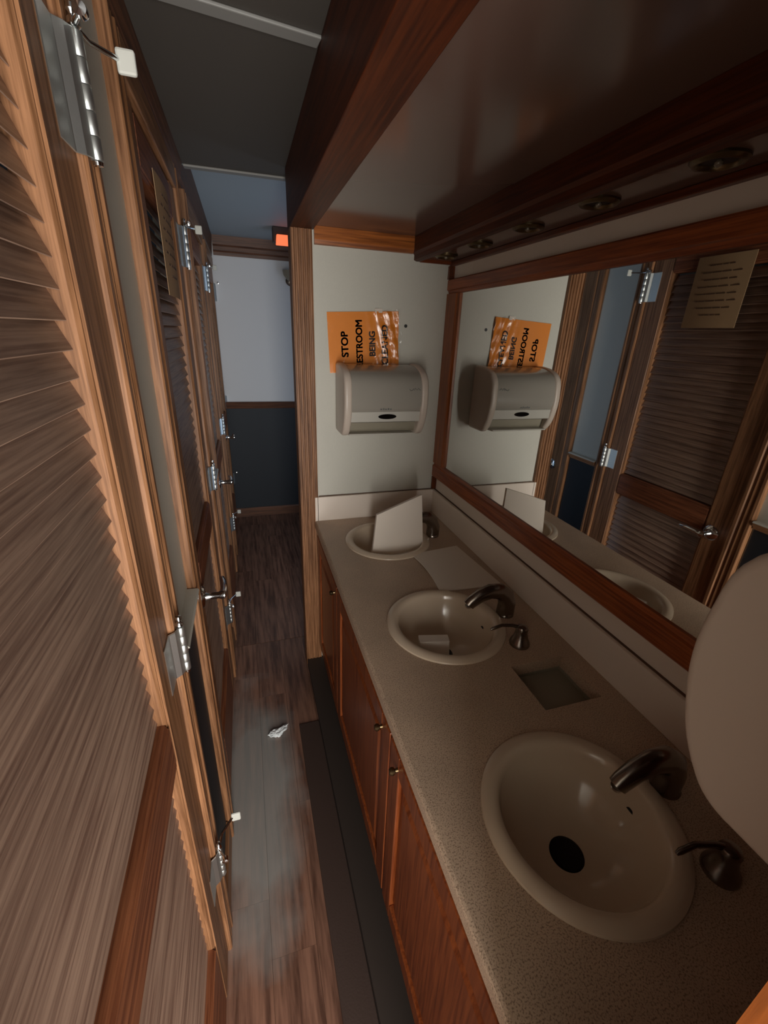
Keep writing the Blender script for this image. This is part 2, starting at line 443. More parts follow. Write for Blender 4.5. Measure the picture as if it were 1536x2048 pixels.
# beam over the edge of the alcove, dropped alcove ceiling
trim(MB().box(XP, XP + 0.081, YN - 0.06, YE + 0.065, 1.869, ZC), 'beam_y', 'dark wooden beam along the edge of the alcove ceiling', bevel=0.002)
alc = MB().box(XP + 0.0812, XR, YN - 0.06, YE + 0.065, 1.8802, 1.90).build('alcove_panel', 'ceil_gloss', ceiling)
trim(MB().prism([(YE, 1.825), (YE - 0.010, 1.827), (YE - 0.014, 1.84), (YE - 0.014, 1.8798), (YE, 1.8798)], 'x', XP + 0.082, 0.634), 'honey_x', 'honey oak strip along the top of the end wall')
trim(MB().box(XP + 0.082, 0.634, YN, YN + 0.014, 1.825, 1.8798), 'honey_x')
# light soffit over the mirror
trim(MB().prism([(0.634, 1.8798), (0.634, 1.83), (0.640, 1.822), (0.640, 1.806), (0.650, 1.802), (0.664, 1.802), (0.664, 1.8798)], 'y', YN, YE - 0.0005), 'beam_y', 'wooden fascia of the light soffit above the mirror')
soffit = struct(MB().box(0.664, XR, YN, YE - 0.0005, 1.811, 1.8798).build('soffit', 'ceil_gloss'))
trim(MB().box(0.788, XR, YN, YE - 0.001, 1.796, 1.8108), 'cherry_y', bevel=0.002)
trim(MB().box(0.664, 0.788, YE - 0.012, YE - 0.0005, 1.800, 1.8108), 'cherry_x')

# ------------------------------------------------------------------ far room
wall_far = struct(MB().box(XL - 0.06, 1.15, YF, YF + 0.06, 0, ZF).build('wall_far', 'wall_far'))
MB().box(XL, 1.1, YF - 0.004, YF, 0.08, 0.955).build('wainscot_panel', 'navy', wall_far)
trim(MB().prism([(YF, 0.945), (YF - 0.014, 0.948), (YF - 0.02, 0.965), (YF - 0.026, 0.985), (YF - 0.018, 0.998), (YF, 1.0)], 'x', XL + 0.002, 1.1), 'dark_x', 'chair rail on the far wall')
trim(MB().prism([(YF, 0.0), (YF - 0.016, 0.0), (YF - 0.016, 0.07), (YF - 0.01, 0.08), (YF, 0.08)], 'x', XL + 0.002, 1.1), 'dark_x', 'baseboard of the far wall')
trim(MB().prism([(YF, 2.02), (YF - 0.008, 2.02), (YF - 0.012, 2.04), (YF - 0.020, 2.05), (YF - 0.022, 2.075), (YF - 0.03, 2.085), (YF - 0.034, 2.12), (YF - 0.04, ZF), (YF, ZF)], 'x', XL + 0.03, 1.1), 'dark_x', 'moulded crown on the far wall')
fr = MB()
fr.box(1.1, 1.15, YE + 0.065, 2.0, 0, ZF); fr.box(1.1, 1.15, 2.64, YF, 0, ZF); fr.box(1.1, 1.15, 2.0, 2.64, 1.92, ZF)
struct(fr.build('wall_side', 'wall_far'))
struct(MB().box(XR + 0.06, 1.1, YE + 0.005, YE + 0.065, 0, ZF).build('wall_return', 'wall_far'))
# wall behind the camera with the open entrance
wb = MB()
wb.box(XL - 0.06, -0.165, YB - 0.06, YB, 0, ZC); wb.box(0.285, XR + 0.06, YB - 0.06, YB, 0, ZC); wb.box(-0.165, 0.285, YB - 0.06, YB, 1.66, ZC); wb.box(-0.165, 0.285, YB - 0.06, YB, 0, 0.24)
struct(wb.build('wall_back', 'navy'))
struct(MB().box(XR, XR + 0.06, YB, YN - 0.061, 0, ZC).build('wall_passage', 'navy'))

# ------------------------------------------------------------------ louvred stall doors
def make_door():
    root = empty('door_1', (XD, DOORS[0], 0))
    T = -0.036; S = 0.102; ox, oy = XD, DOORS[0]
    def stile(y0, y1, inner_hi):
        p = [(0, 0), (0, S - 0.010), (-0.003, S - 0.008), (-0.003, S - 0.005), (-0.007, S), (T, S), (T, 0)]
        p = [(x, y) for x, y in p] if inner_hi else [(x, S - y) for x, y in p][::-1]
        return MB().prism([(ox + x, oy + y0 + y) for x, y in p], 'z', 0.012, DTOP).build('stile', 'oak_z', root)
    stile(0, S, True); stile(DW - S, DW, False)
    def rail(z0, z1):
        p = [(T, z0), (-0.007, z0), (-0.003, z0 + 0.005), (-0.003, z0 + 0.008), (0, z0 + 0.010), (0, z1 - 0.010), (-0.003, z1 - 0.008), (-0.003, z1 - 0.005), (-0.007, z1), (T, z1)]
        MB().prism([(ox + x, z) for x, z in p], 'y', oy + S + 0.0002, oy + DW - S - 0.0002).build('rail', 'rail_y', root)
    rail(0.012, 0.262); rail(0.838, 0.945); rail(1.828, DTOP)
    # one slat mesh shared by all
    prof = [(-0.0156, -0.0168), (-0.0150, -0.0158), (-0.0290, 0.0195), (-0.0315, 0.0205), (-0.0345, 0.0180), (-0.0215, -0.0110)]
    first = MB().prism([(ox + x, z) for x, z in prof], 'y', oy + S - 0.006, oy + DW - S + 0.006).build('slat', 'slat', root, smooth=True)
    me = first.data; zs = []
    z = 0.277
    while z < 0.835: zs.append(z); z += 0.0298
    z = 0.9665
    while z < 1.825: zs.append(z); z += 0.0298
    first.location.z = zs[0]
    for z in zs[1:]: mesh_child('slat', me, 'slat', root, (0, 0, z))
    # hinges on the far stile
    for zc, hh in ((1.781, 0.116), (1.0, 0.096), (0.36, 0.096)):
        yb = oy + DW + 0.017; xb = ox + 0.0175
        h = MB().prism([(ox + 0.0002, yb - 0.066), (ox + 0.0020, yb - 0.066), (ox + 0.0025, yb - 0.024), (ox + 0.0115, yb - 0.017), (xb, yb - 0.006), (xb - 0.003, yb - 0.004), (ox + 0.0102, yb - 0.014), (ox + 0.0002, yb - 0.022)], 'z', zc - hh / 2, zc + hh / 2).build('hinge', 'steel', root, bevel=0.001, seg=1)
        br = MB()
        for q in range(5):
            za = zc - hh / 2 + hh * q / 5
            br.lathe([(0.0066, 0), (0.0072, 0.001), (0.0072, hh / 5 - 0.0016), (0.0066, hh / 5 - 0.0008)], (xb, yb, za), 16)
        br.build('barrel', 'steel', h, smooth=True)
        MB().lathe([(0.004, 0), (0.007, 0.003), (0.0065, 0.008), (0.003, 0.012), (0.0055, 0.016), (0.0045, 0.021), (0, 0.023)], (xb, yb, zc + hh / 2), 16).build('finial', 'chrome', h, smooth=True)
        MB().lathe([(0, -0.006), (0.0055, -0.005), (0.006, -0.001), (0.004, 0)], (xb, yb, zc - hh / 2), 14).build('tip', 'chrome', h, smooth=True)
        if zc > 1.2 or zc < 0.5:
            st = MB(); zz = zc + hh / 2 + 0.004; e = (xb + 0.030, yb + 0.062, zz + 0.002)
            st.tube([(xb, yb, zz), (xb + 0.006, yb + 0.030, zz), e], [0.0032, 0.003, 0.003], 10)
            st.tube([(xb, yb, zz), (xb + 0.014, yb - 0.028, zz)], 0.003, 10)
            st.lathe([(0.0, -0.006), (0.0065, -0.005), (0.007, 0.0), (0.0065, 0.005), (0, 0.006)], (xb + 0.015, yb - 0.03, zz), 14, 'y')
            st.build('pin_stop', 'chrome', h, smooth=True)
            MB().box(e[0] - 0.003, e[0] + 0.019, e[1] - 0.003, e[1] + 0.004, e[2] - 0.014, e[2] + 0.012).build('bumper', 'rubber', h, bevel=0.003)
    # lever handle on the near stile
    ly, lz = oy + 0.062, 0.848
    lv = MB().lathe([(0.031, 0.0), (0.031, 0.004), (0.026, 0.009), (0.014, 0.011)], (ox, ly, lz), 28, 'x').build('lever_handle', 'chrome', root, smooth=True)
    MB().lathe([(0.0115, 0.010), (0.0095, 0.02), (0.0095, 0.045), (0.0125, 0.052), (0.012, 0.062), (0.006, 0.066)], (ox, ly, lz), 20, 'x').build('neck', 'chrome', lv, smooth=True)
    MB().tube([(ox + 0.056, ly - 0.004, lz), (ox + 0.058, ly + 0.02, lz + 0.002), (ox + 0.056, ly + 0.06, lz + 0.004), (ox + 0.05, ly + 0.095, lz - 0.002), (ox + 0.047, ly + 0.105, lz - 0.003)], [0.010, 0.010, 0.008, 0.008, 0.004], 14).build('lever', 'chrome', lv, smooth=True)
    return root
door = make_door()
labels = ['nearest louvred stall door, filling the left edge', 'second louvred stall door, with the paper notice taped high up', 'third louvred stall door, next to the far opening', 'farthest louvred stall door, beside the far white wall']
roots = [door]
for i in range(1, 4):
    d = copy_tree(door); d.name = 'door_%d' % (i + 1); d.location = (XD, DOORS[i], 0); roots.append(d)
for d, lb in zip(roots, labels): struct(d, lb)

# paper notice on the second door
y2 = DOORS[1]
nt_ = MB()
gx = 8
P0, P1, Z0, Z1 = 1.285, 1.505, 1.615, 1.87
vs = []; fs = []
for i in range(gx + 1):
    t = i / gx; xx = XD - 0.0125 + 0.0165 + 0.004 * math.sin(PI * t)
    for z in (Z0, Z1): vs.append((xx, P0 + (P1 - P0) * t, z))
for i in range(gx): fs.append((2 * i, 2 * i + 2, 2 * i + 3, 2 * i + 1))
nv = len(vs); vs2 = [(x - 0.0012, y, z) for x, y, z in vs]
nt_.add(vs + vs2, fs + [tuple(q + nv for q in f[::-1]) for f in fs] + [(0, 1, nv + 1, nv), (2 * gx, nv + 2 * gx, nv + 2 * gx + 1, 2 * gx + 1)] +
        [(2 * i, nv + 2 * i, nv + 2 * i + 2, 2 * i + 2) for i in range(gx)] + [(2 * i + 1, 2 * i + 3, nv + 2 * i + 3, nv + 2 * i + 1) for i in range(gx)])
notice = tag(nt_.build('paper_notice', 'manila', smooth=True), 'manila paper notice with lines of print taped to the second louvred door', 'notice')
tl = MB()
for j, (a, b_) in enumerate([(0.3, 0.75), (0.15, 0.85), (0.2, 0.8), (0.12, 0.88), (0.14, 0.86), (0.12, 0.84), (0.18, 0.8), (0.3, 0.7)]):
    z = Z1 - 0.035 - j * 0.025
    for q in range(4):
        ta, tb = a + (b_ - a) * q / 4, a + (b_ - a) * (q + 1) / 4 - 0.012
        xa = XD + 0.004 + 0.004 * math.sin(PI * (ta + tb) / 2)
        tl.box(xa - 0.0004, xa + 0.0006, P0 + (P1 - P0) * ta, P0 + (P1 - P0) * tb, z, z + 0.0045)
tl.build('print', 'faded_ink', notice)['kind'] = 'stuff'

# ------------------------------------------------------------------ vanity cabinet
XF = 0.268
cab = empty('vanity_cabinet', (XF, (YN + YE) / 2, 0))
tag(cab, 'long cherry wood vanity cabinet with raised panel doors under the counter', 'cabinet')
ff = MB(); cd = [(0.075, 0.640), (0.672, 1.262), (1.292, 1.700)]
yl = [YN + 0.017] + [v for p in cd for v in p] + [YE - 0.017]
for i in range(0, len(yl), 2): ff.box(XF, XF + 0.018, yl[i], yl[i + 1], 0.09, 0.7455)
for a, b_ in cd: ff.box(XF, XF + 0.018, a, b_, 0.09, 0.125).box(XF, XF + 0.018, a, b_, 0.70, 0.7455)
ff.build('face_frame', 'amber_z', cab)
MB().box(XF + 0.018, XR - 0.002, YN + 0.001, YE - 0.001, 0.09, 0.105).build('bottom_panel', 'cherry_y', cab)
MB().box(XF + 0.06, XF + 0.072, YN + 0.001, YE - 0.001, 0.03, 0.09).build('toe_board', 'plinth', cab)
MB().box(XP + 0.002, XR - 0.002, YN + 0.017, YE - 0.0165, 0.0005, 0.03).build('plinth', 'plinth', cab)
for i, (a, b_) in enumerate(cd):
    y0, y1, z0, z1 = a - 0.012, b_ + 0.012, 0.113, 0.712
    xf = XF - 0.019; s_ = 0.058
    dm = MB()
    dm.box(xf, XF - 0.0005, y0, y0 + s_, z0, z1).box(xf, XF - 0.0005, y1 - s_, y1, z0, z1)
    dm.box(xf, XF - 0.0005, y0 + s_, y1 - s_, z0, z0 + s_).box(xf, XF - 0.0005, y0 + s_, y1 - s_, z1 - s_, z1)
    dr = dm.build('cabinet_door', 'amber_z', cab, bevel=0.003)
    pa = [(xf + 0.012, y0 + s_, z0 + s_), (xf + 0.012, y1 - s_, z0 + s_), (xf + 0.012, y1 - s_, z1 - s_), (xf + 0.012, y0 + s_, z1 - s_)]
    e = 0.035
    pb = [(xf + 0.002, y0 + s_ + e, z0 + s_ + e), (xf + 0.002, y1 - s_ - e, z0 + s_ + e), (xf + 0.002, y1 - s_ - e, z1 - s_ - e), (xf + 0.002, y0 + s_ + e, z1 - s_ - e)]
    pc = [(XF - 0.002, p[1], p[2]) for p in pa]
    MB().add(pa + pb + pc, [(4, 5, 6, 7)] + [(q, (q + 1) % 4, 4 + (q + 1) % 4, 4 + q) for q in range(4)] + [(8 + q, 8 + (q + 1) % 4, (q + 1) % 4, q) for q in range(4)] + [(11, 10, 9, 8)]).build('raised_panel', 'amber_z', dr)
    ky = (0.600, 0.717, 1.314)[i]
    MB().lathe([(0.0, -0.02), (0.006, -0.019), (0.009, -0.014), (0.008, -0.009), (0.004, -0.006), (0.005, 0)], (xf, ky, 0.672), 16, 'x').build('knob', 'brass', dr, smooth=True)

# ------------------------------------------------------------------ counter top with sink cut-outs and waste hole
SX, SR = 0.497, 0.168
SY = [0.36, 0.917, 1.474]
HX0, HX1, HY0, HY1 = 0.585, 0.739, 0.572, 0.714
cbm = MB().prism([(XC + 0.004, ZT - 0.034), (XC, ZT - 0.030), (XC, ZT - 0.006), (XC + 0.002, ZT - 0.0018), (XC + 0.007, ZT), (XR - 0.001, ZT), (XR - 0.001, ZT - 0.034)], 'y', YN + 0.001, YE - 0.0165)
ct = cbm.build('countertop', 'laminate', origin=(XC, (YN + YE) / 2, ZT))
cut = [MB().lathe([(SR - 0.014, -0.05), (SR - 0.014, 0.05)], (SX, y, ZT), 48).build('cut', 'black') for y in SY]
cut.append(MB().box(HX0, HX1, HY0, HY1, ZT - 0.06, ZT + 0.02).build('cut', 'black'))
boolean_cut(ct, cut)
tag(ct, 'beige speckled laminate counter top with three round sink cut-outs', 'countertop')
MB().box(XR - 0.016, XR - 0.0005, YN + 0.001, YE - 0.017, ZT, 0.889).build('backsplash', 'wall_bounce_pink', ct, bevel=0.002)
MB().box(XC + 0.002, XR - 0.0005, YE - 0.016, YE - 0.0005, ZT - 0.002, 0.889).build('backsplash', 'wall_bounce_pink', ct, bevel=0.002)
MB().box(XR - 0.006, XR - 0.0004, YN + 0.001, YE - 0.001, 0.8892, 0.8915).build('seam_strip', 'caulk', ct)
MB().box(XP + 0.08, XR - 0.007, YE - 0.006, YE - 0.0004, 0.8892, 0.8915).build('seam_strip', 'caulk', ct)
ch = MB()
ch.box(HX0 - 0.004, HX0 - 0.0005, HY0 - 0.004, HY1 + 0.004, 0.735, ZT - 0.0345).box(HX1 + 0.0005, HX1 + 0.004, HY0 - 0.004, HY1 + 0.004, 0.735, ZT - 0.0345)
ch.box(HX0 - 0.004, HX1 + 0.004, HY0 - 0.004, HY0 - 0.0005, 0.735, ZT - 0.0345).box(HX0 - 0.004, HX1 + 0.004, HY1 + 0.0005, HY1 + 0.004, 0.735, ZT - 0.0345)
ch.box(HX0 - 0.004, HX1 + 0.004, HY0 - 0.004, HY1 + 0.004, 0.731, 0.735)
ch.build('waste_chute', 'chute', ct)

# ------------------------------------------------------------------ sinks and faucets
sl = ['round bisque drop-in sink nearest the camera, with a black drain', 'middle round bisque sink with a folded paper block in it', 'far round bisque sink with a pad of paper towels standing in it']
fl_ = ['dark nickel faucet of the nearest sink', 'dark nickel faucet of the middle sink, beside the bell handle', 'dark nickel faucet of the far sink, half hidden by paper towels']
def make_sink(y):
    root = empty('sink', (SX, y, ZT))
    c = (SX, y, ZT)
    prof = [(SR + 0.002, 0.0006), (SR + 0.001, 0.005), (SR - 0.006, 0.0095), (SR - 0.017, 0.011), (SR - 0.026, 0.009), (SR - 0.031, 0.003), (SR - 0.034, -0.008),
            (SR - 0.042, -0.035), (SR - 0.058, -0.066), (SR - 0.084, -0.090), (SR - 0.112, -0.102), (0.031, -0.107), (0.031, -0.116),
            (SR - 0.112, -0.110), (SR - 0.082, -0.097), (SR - 0.052, -0.070), (SR - 0.036, -0.037), (SR - 0.026, 0.0006)]
    m_ = MB().lathe(prof, c, 72)
    m_.f = [f for f in m_.f if len(f) == 4]
    n = 72; L = len(prof) - 1
    for i in range(n): m_.f.append((L * n + i, L * n + (i + 1) % n, (i + 1) % n, i))
    m_.build('basin', 'basin', root, smooth=True)
    MB().lathe([(0.0308, -0.1075), (0.027, -0.1072), (0.0255, -0.109), (0.0255, -0.116), (0, -0.1165)], c, 32).build('drain', 'lens_black', root, smooth=True)
    MB().lathe([(0.0, 0), (0.008, 0.0), (0.008, 0.002), (0.0, 0.002)], (SX + SR - 0.0445, y, ZT - 0.042), 16, 'x').build('overflow_hole', 'black', root)
    return root
def make_faucet(y):
    fx = 0.692
    root = empty('faucet', (fx, y, ZT))
    b_ = MB().lathe([(0.026, 0), (0.026, 0.004), (0.021, 0.012), (0.018, 0.018)], (fx, y, ZT), 28)
    b_.build('base', 'nickel', root, smooth=True)
    MB().tube([(fx, y, ZT + 0.006), (fx + 0.001, y, ZT + 0.040), (fx - 0.008, y, ZT + 0.066), (fx - 0.030, y, ZT + 0.084), (fx - 0.062, y, ZT + 0.088), (fx - 0.094, y, ZT + 0.078), (fx - 0.120, y, ZT + 0.060), (fx - 0.127, y, ZT + 0.052)],
              [0.023, 0.0225, 0.0215, 0.0205, 0.019, 0.0175, 0.016, 0.015], 20, flat=1.2).build('spout', 'nickel', root, smooth=True)
    MB().lathe([(0.0, -0.002), (0.010, -0.001), (0.0105, 0.004)], (fx - 0.127, y, ZT + 0.047), 16).build('aerator', 'chrome', root, smooth=True)
    for s in (-1,):
        hy = y + s * 0.132; hx = fx - 0.036
        h = MB().lathe([(0.027, 0), (0.0275, 0.004), (0.026, 0.010), (0.020, 0.022), (0.0165, 0.036), (0.0155, 0.046), (0.0165, 0.050), (0.0135, 0.057), (0.006, 0.060), (0, 0.0605)], (hx, hy, ZT), 28).build('handle', 'nickel', root, smooth=True)
        MB().tube([(hx + 0.004, hy, ZT + 0.051), (hx - 0.02, hy - s * 0.012, ZT + 0.056), (hx - 0.05, hy - s * 0.020, ZT + 0.056), (hx - 0.075, hy - s * 0.022, ZT + 0.049), (hx - 0.082, hy - s * 0.022, ZT + 0.046)], [0.0065, 0.005, 0.0045, 0.005, 0.003], 12).build('lever', 'nickel', h, smooth=True)
    return root
s0, f0 = make_sink(SY[0]), make_faucet(SY[0])
for i, y in enumerate(SY):
    s, f = (s0, f0) if i == 0 else (copy_tree(s0), copy_tree(f0))
    s.location.y = y; f.location.y = y
    if i == 2:
        for ch_ in [c for c in f.children if c.name.startswith('handle')]:
            for g_ in list(ch_.children): bpy.data.objects.remove(g_)
            bpy.data.objects.remove(ch_)
    tag(s, sl[i], 'sink', 'round sinks set in the counter'); tag(f, fl_[i], 'faucet', 'faucets along the counter')

# ------------------------------------------------------------------ mirror with wooden frame
mr = empty('framed_mirror', (XR, (YN + YE) / 2, 0.955))
tag(mr, 'long wall mirror in a cherry wood frame above the counter', 'mirror')
GZ0, GZ1, GY0, GY1 = 1.018, 1.700, 0.10, 1.634
xm0 = XR - 0.020
def frame_bar(prof, axis, a, b_, mat, nm='frame_rail'): MB().prism(prof, axis, a, b_).build(nm, mat, mr)
frame_bar([(XR, 0.953), (xm0 + 0.003, 0.953), (xm0, 0.957), (xm0, GZ0 - 0.014), (xm0 + 0.005, GZ0 - 0.011), (xm0 + 0.009, GZ0), (XR, GZ0)], 'y', YN + 0.002, YE - 0.002, 'amber_y')
frame_bar([(XR, GZ1), (xm0 + 0.009, GZ1), (xm0 + 0.005, GZ1 + 0.011), (xm0, GZ1 + 0.014), (xm0, 1.746), (xm0 + 0.003, 1.750), (XR, 1.750)], 'y', YN + 0.002, YE - 0.002, 'amber_y')
frame_bar([(XR, GY1), (xm0 + 0.009, GY1), (xm0 + 0.005, GY1 + 0.012), (xm0, GY1 + 0.016), (xm0, YE - 0.004), (XR, YE - 0.004)], 'z', GZ0 + 0.0002, GZ1 - 0.0002, 'honey_z', 'frame_stile')
frame_bar([(XR, GY0), (xm0 + 0.009, GY0), (xm0 + 0.005, GY0 - 0.012), (xm0, GY0 - 0.016), (xm0, YN + 0.002), (XR, YN + 0.002)], 'z', GZ0 + 0.0002, GZ1 - 0.0002, 'cherry_z', 'frame_stile')
MB().box(XR - 0.006, XR - 0.001, GY0 + 0.0002, GY1 - 0.0002, GZ0 + 0.0003, GZ1 - 0.0003).build('mirror_glass', 'mirror', mr)
# corner strip between mirror wall and end wall
trim(MB().box(XR - 0.022, XR, YE - 0.0145, YE - 0.0065, 0.8930, 0.9525), 'cherry_z')
trim(MB().box(XR - 0.022, XR, YE - 0.0145, YE - 0.0005, 1.7505, 1.7955), 'cherry_z')

# ------------------------------------------------------------------ puck lights in the soffit
pl_lab = ['first', 'second', 'third', 'fourth', 'fifth']
pk = empty('puck_light', (0.714, 1.609, 1.811))
pc = (0.714, 1.609, 1.811)
MB().lathe([(0.040, -0.0003), (0.040, -0.004), (0.036, -0.008), (0.030, -0.009), (0.027, -0.006), (0.026, -0.001), (0.026, -0.0003)], pc, 36).build('ring', 'brass', pk, smooth=True)
MB().lathe([(0.0255, -0.0005), (0.0255, -0.0025), (0.0, -0.003)], pc, 28).build('reflector', 'plinth', pk, smooth=True)
MB().lathe([(0.004, -0.003), (0.006, -0.006), (0.0055, -0.009), (0.002, -0.012), (0, -0.0125)], pc, 16).build('bulb', 'bulb', pk, smooth=True)
for i, y in enumerate([1.609, 1.369, 1.118, 0.873, 0.624]):
    o = pk if i == 0 else copy_tree(pk)
    o.location.y = y
    tag(o, '%s unlit brass puck light in the soffit, counted from the end wall' % pl_lab[i], 'light', 'puck lights above the mirror')

# ------------------------------------------------------------------ paper towel dispensers
def arc(pts, r, n=5):
    """round the corners of a closed polygon"""
    out = []
    N = len(pts)
    for i in range(N):
        p, a, b_ = Vector(pts[i][:2]), Vector(pts[i - 1][:2]), Vector(pts[(i + 1) % N][:2])
        rr = pts[i][2] if len(pts[i]) > 2 else r
        if rr <= 0: out.append((p.x, p.y)); continue
        u, w = (a - p).normalized(), (b_ - p).normalized()
        s, e = p + u * rr, p + w * rr
        for k in range(n + 1):
            t = k / n
            q = s * (1 - t) ** 2 + p * 2 * t * (1 - t) + e * t * t
            out.append((q.x, q.y))
    return out
def dispenser(x0, x1, yw, s, z0, label):
    root = empty('paper_towel_dispenser', ((x0 + x1) / 2, yw, z0))
    Y = lambda d: yw + s * d
    D = 0.19; H = 0.262
    body = arc([(Y(0.015), z0, 0), (Y(0.135), z0, 0.02), (Y(0.168), z0 + 0.04, 0.03), (Y(D), z0 + 0.12, 0.04), (Y(D - 0.012), z0 + H - 0.03, 0.045), (Y(0.09), z0 + H, 0.042), (Y(0.015), z0 + H, 0)], 0.03, 6)
    w = 0.030
    MB().prism(body, 'x', x0, x0 + w).build('side_shell', 'plastic', root, smooth=True, bevel=0.010, seg=4)
    MB().prism(body, 'x', x1 - w, x1).build('side_shell', 'plastic', root, smooth=True, bevel=0.010, seg=4)
    cov = arc([(Y(0.0155), z0 + 0.006, 0), (Y(0.118), z0 + 0.012, 0.0), (Y(0.130), z0 + 0.052, 0), (Y(0.162), z0 + 0.060, 0.004), (Y(0.170), z0 + 0.095, 0.004), (Y(0.176), z0 + 0.1, 0), (Y(D - 0.005), z0 + 0.13, 0.02), (Y(D - 0.016), z0 + H - 0.034, 0.045), (Y(0.088), z0 + H - 0.004, 0.042), (Y(0.0155), z0 + H - 0.004, 0)], 0.02, 6)
    MB().box(x0 + 0.012, x1 - 0.012, min(Y(0.0005), Y(0.0149)), max(Y(0.0005), Y(0.0149)), z0 + 0.004, z0 + 0.205).build('back_plate', 'plastic', root)
    MB().prism(cov, 'x', x0 + w - 0.008, x1 - w + 0.008).build('cover', 'cover', root, smooth=True)
    MB().prism([(Y(0.120), z0 + 0.058), (Y(0.1685), z0 + 0.058), (Y(0.1765), z0 + 0.098), (Y(0.120), z0 + 0.098)], 'x', x0 + w - 0.004, x1 - w + 0.004).build('ledge', 'ledge', root, bevel=0.003)
    MB().prism([(Y(0.10), z0 + 0.004), (Y(0.156), z0 + 0.006), (Y(0.158), z0 + 0.012), (Y(0.10), z0 + 0.012)], 'x', x0 + w - 0.006, x1 - w - 0.012).build('tear_bar', 'ledge', root, bevel=0.001)
    MB().prism([(Y(0.118), z0 + 0.013), (Y(0.1225), z0 + 0.013), (Y(0.134), z0 + 0.050), (Y(0.128), z0 + 0.050)], 'x', x0 + w, x1 - w).build('throat', 'chute', root)
    xm = (x0 + x1) / 2 + 0.004
    vs = []; n = 28
    for k in range(2):
        for i in range(n):
            a = 2 * PI * i / n
            zz = z0 + 0.079 + 0.0098 * math.sin(a); dd = 0.1685 + 0.2 * (zz - z0 - 0.058) + (0.0015 if k else -0.002)
            vs.append((xm + 0.036 * math.cos(a), Y(dd), zz))
    MB().add(vs, [tuple(range(n)), tuple(range(2 * n - 1, n - 1, -1))] + [(i, (i + 1) % n, n + (i + 1) % n, n + i) for i in range(n)]).build('sensor_window', 'lens_black', root)
    return tag(root, label, 'dispenser', 'paper towel dispensers')
dsp = dispenser(0.336, 0.664, YE, -1, 1.178, 'white paper towel dispenser with smoky cover under the orange notice')
# faint grey marks on its cover
lg = MB(); zl = 1.178 + 0.205; xl = 0.585
def cover_y(z):
    h = z - 1.178
    return YE - (0.1858 - 0.0112 * (h - 0.13) / 0.098 - max(0, h - 0.186) * 0.35)
for pts in ([(0, 0.006), (0.006, 0.0), (0.014, 0.003), (0.018, 0.008)], [(0.02, 0.001), (0.024, 0.010), (0.030, 0.002), (0.036, 0.009), (0.044, 0.002)], [(0.008, 0.018), (0.012, 0.024), (0.017, 0.019)], [(0.028, 0.018), (0.034, 0.024), (0.04, 0.019), (0.046, 0.02)]):
    lg.tube([(xl + x, cover_y(zl - 0.03 + z), zl - 0.03 + z) for x, z in pts], 0.0011, 6)
for i in range(5): lg.box(0.474 + i * 0.0095, 0.480 + i * 0.0095, YE - 0.1795, YE - 0.176, 1.283, 1.288 + 0.002 * (i % 2))
lg.build('printed_mark', 'logo', dsp)['kind'] = 'stuff'
dispenser(0.350, 0.68, YN, 1, 1.178, 'paper towel dispenser on the near wall, cropped at the right edge')

# ------------------------------------------------------------------ orange notice on the end wall
ang = math.radians(3.2)
og = empty('orange_notice', (0.318, YE - 0.002, 1.398))
tag(og, 'orange sleeved sheet reading STOP RESTROOM BEING CLEANED on the end wall', 'sign')
SWd, SHt = 0.279, 0.216
def sp(u, v, d=0.0):
    """sheet coordinates: u across, v up, d off the wall"""
    return Vector((0.318 + u * math.cos(ang) - v * math.sin(ang) * 0.9 + 0.0, YE - 0.0025 - d, 1.398 + u * math.sin(ang) + v * math.cos(ang)))
nx, ny = 66, 44
def bulge(u, v):
    t = max(0, (u / SWd - 0.5) / 0.5)
    return 0.0015 + t * (0.004 + 0.0035 * math.sin(u * 160 + v * 40) + 0.002 * math.sin(v * 130 + u * 30))
vs = [sp(SWd * i / nx, SHt * j / ny, bulge(SWd * i / nx, SHt * j / ny)) for j in range(ny + 1) for i in range(nx + 1)]
fs = [(j * (nx + 1) + i, j * (nx + 1) + i + 1, (j + 1) * (nx + 1) + i + 1, (j + 1) * (nx + 1) + i) for j in range(ny) for i in range(nx)]
nv = len(vs)
MB().add(vs + [v + Vector((0, 0.0006, 0)) for v in vs], fs + [tuple(q + nv for q in f[::-1]) for f in fs]).build('sheet', 'orange', og, smooth=True)
m, nt, b = new_mat('clear_plastic_sleeve')
nt.nodes.remove(b)
tr_ = nt.nodes.new('ShaderNodeBsdfTransparent'); gl_ = nt.nodes.new('ShaderNodeBsdfGlossy'); gl_.inputs['Roughness'].default_value = 0.16
mx_ = nt.nodes.new('ShaderNodeMixShader'); mx_.inputs[0].default_value = 0.05
nt.links.new(tr_.outputs[0], mx_.inputs[1]); nt.links.new(gl_.outputs[0], mx_.inputs[2])
nt.links.new(mx_.outputs[0], nt.nodes['Material Output'].inputs['Surface']); M['sleeve'] = m
rs = random.Random(5); wv = []
nx2, ny2 = 40, 30
for j in range(ny2 + 1):
    for i in range(nx2 + 1):
        u = 0.188 + (SWd + 0.008 - 0.188) * i / nx2; v = -0.004 + (SHt + 0.012) * j / ny2
        t = max(0, (u - 0.18) / (SWd - 0.18))
        q = mnoise.noise(Vector((u * 55, v * 16, 1.3))) + 0.6 * mnoise.noise(Vector((u * 110 + v * 30, v * 40, 4.1)))
        wv.append(sp(u, v, bulge(u, v) + 0.0035 + 0.006 * t * (0.7 + q)))
MB().add(wv, [(j * (nx2 + 1) + i, j * (nx2 + 1) + i + 1, (j + 1) * (nx2 + 1) + i + 1, (j + 1) * (nx2 + 1) + i) for j in range(ny2) for i in range(nx2)]).build('sleeve', 'sleeve', og, smooth=True)
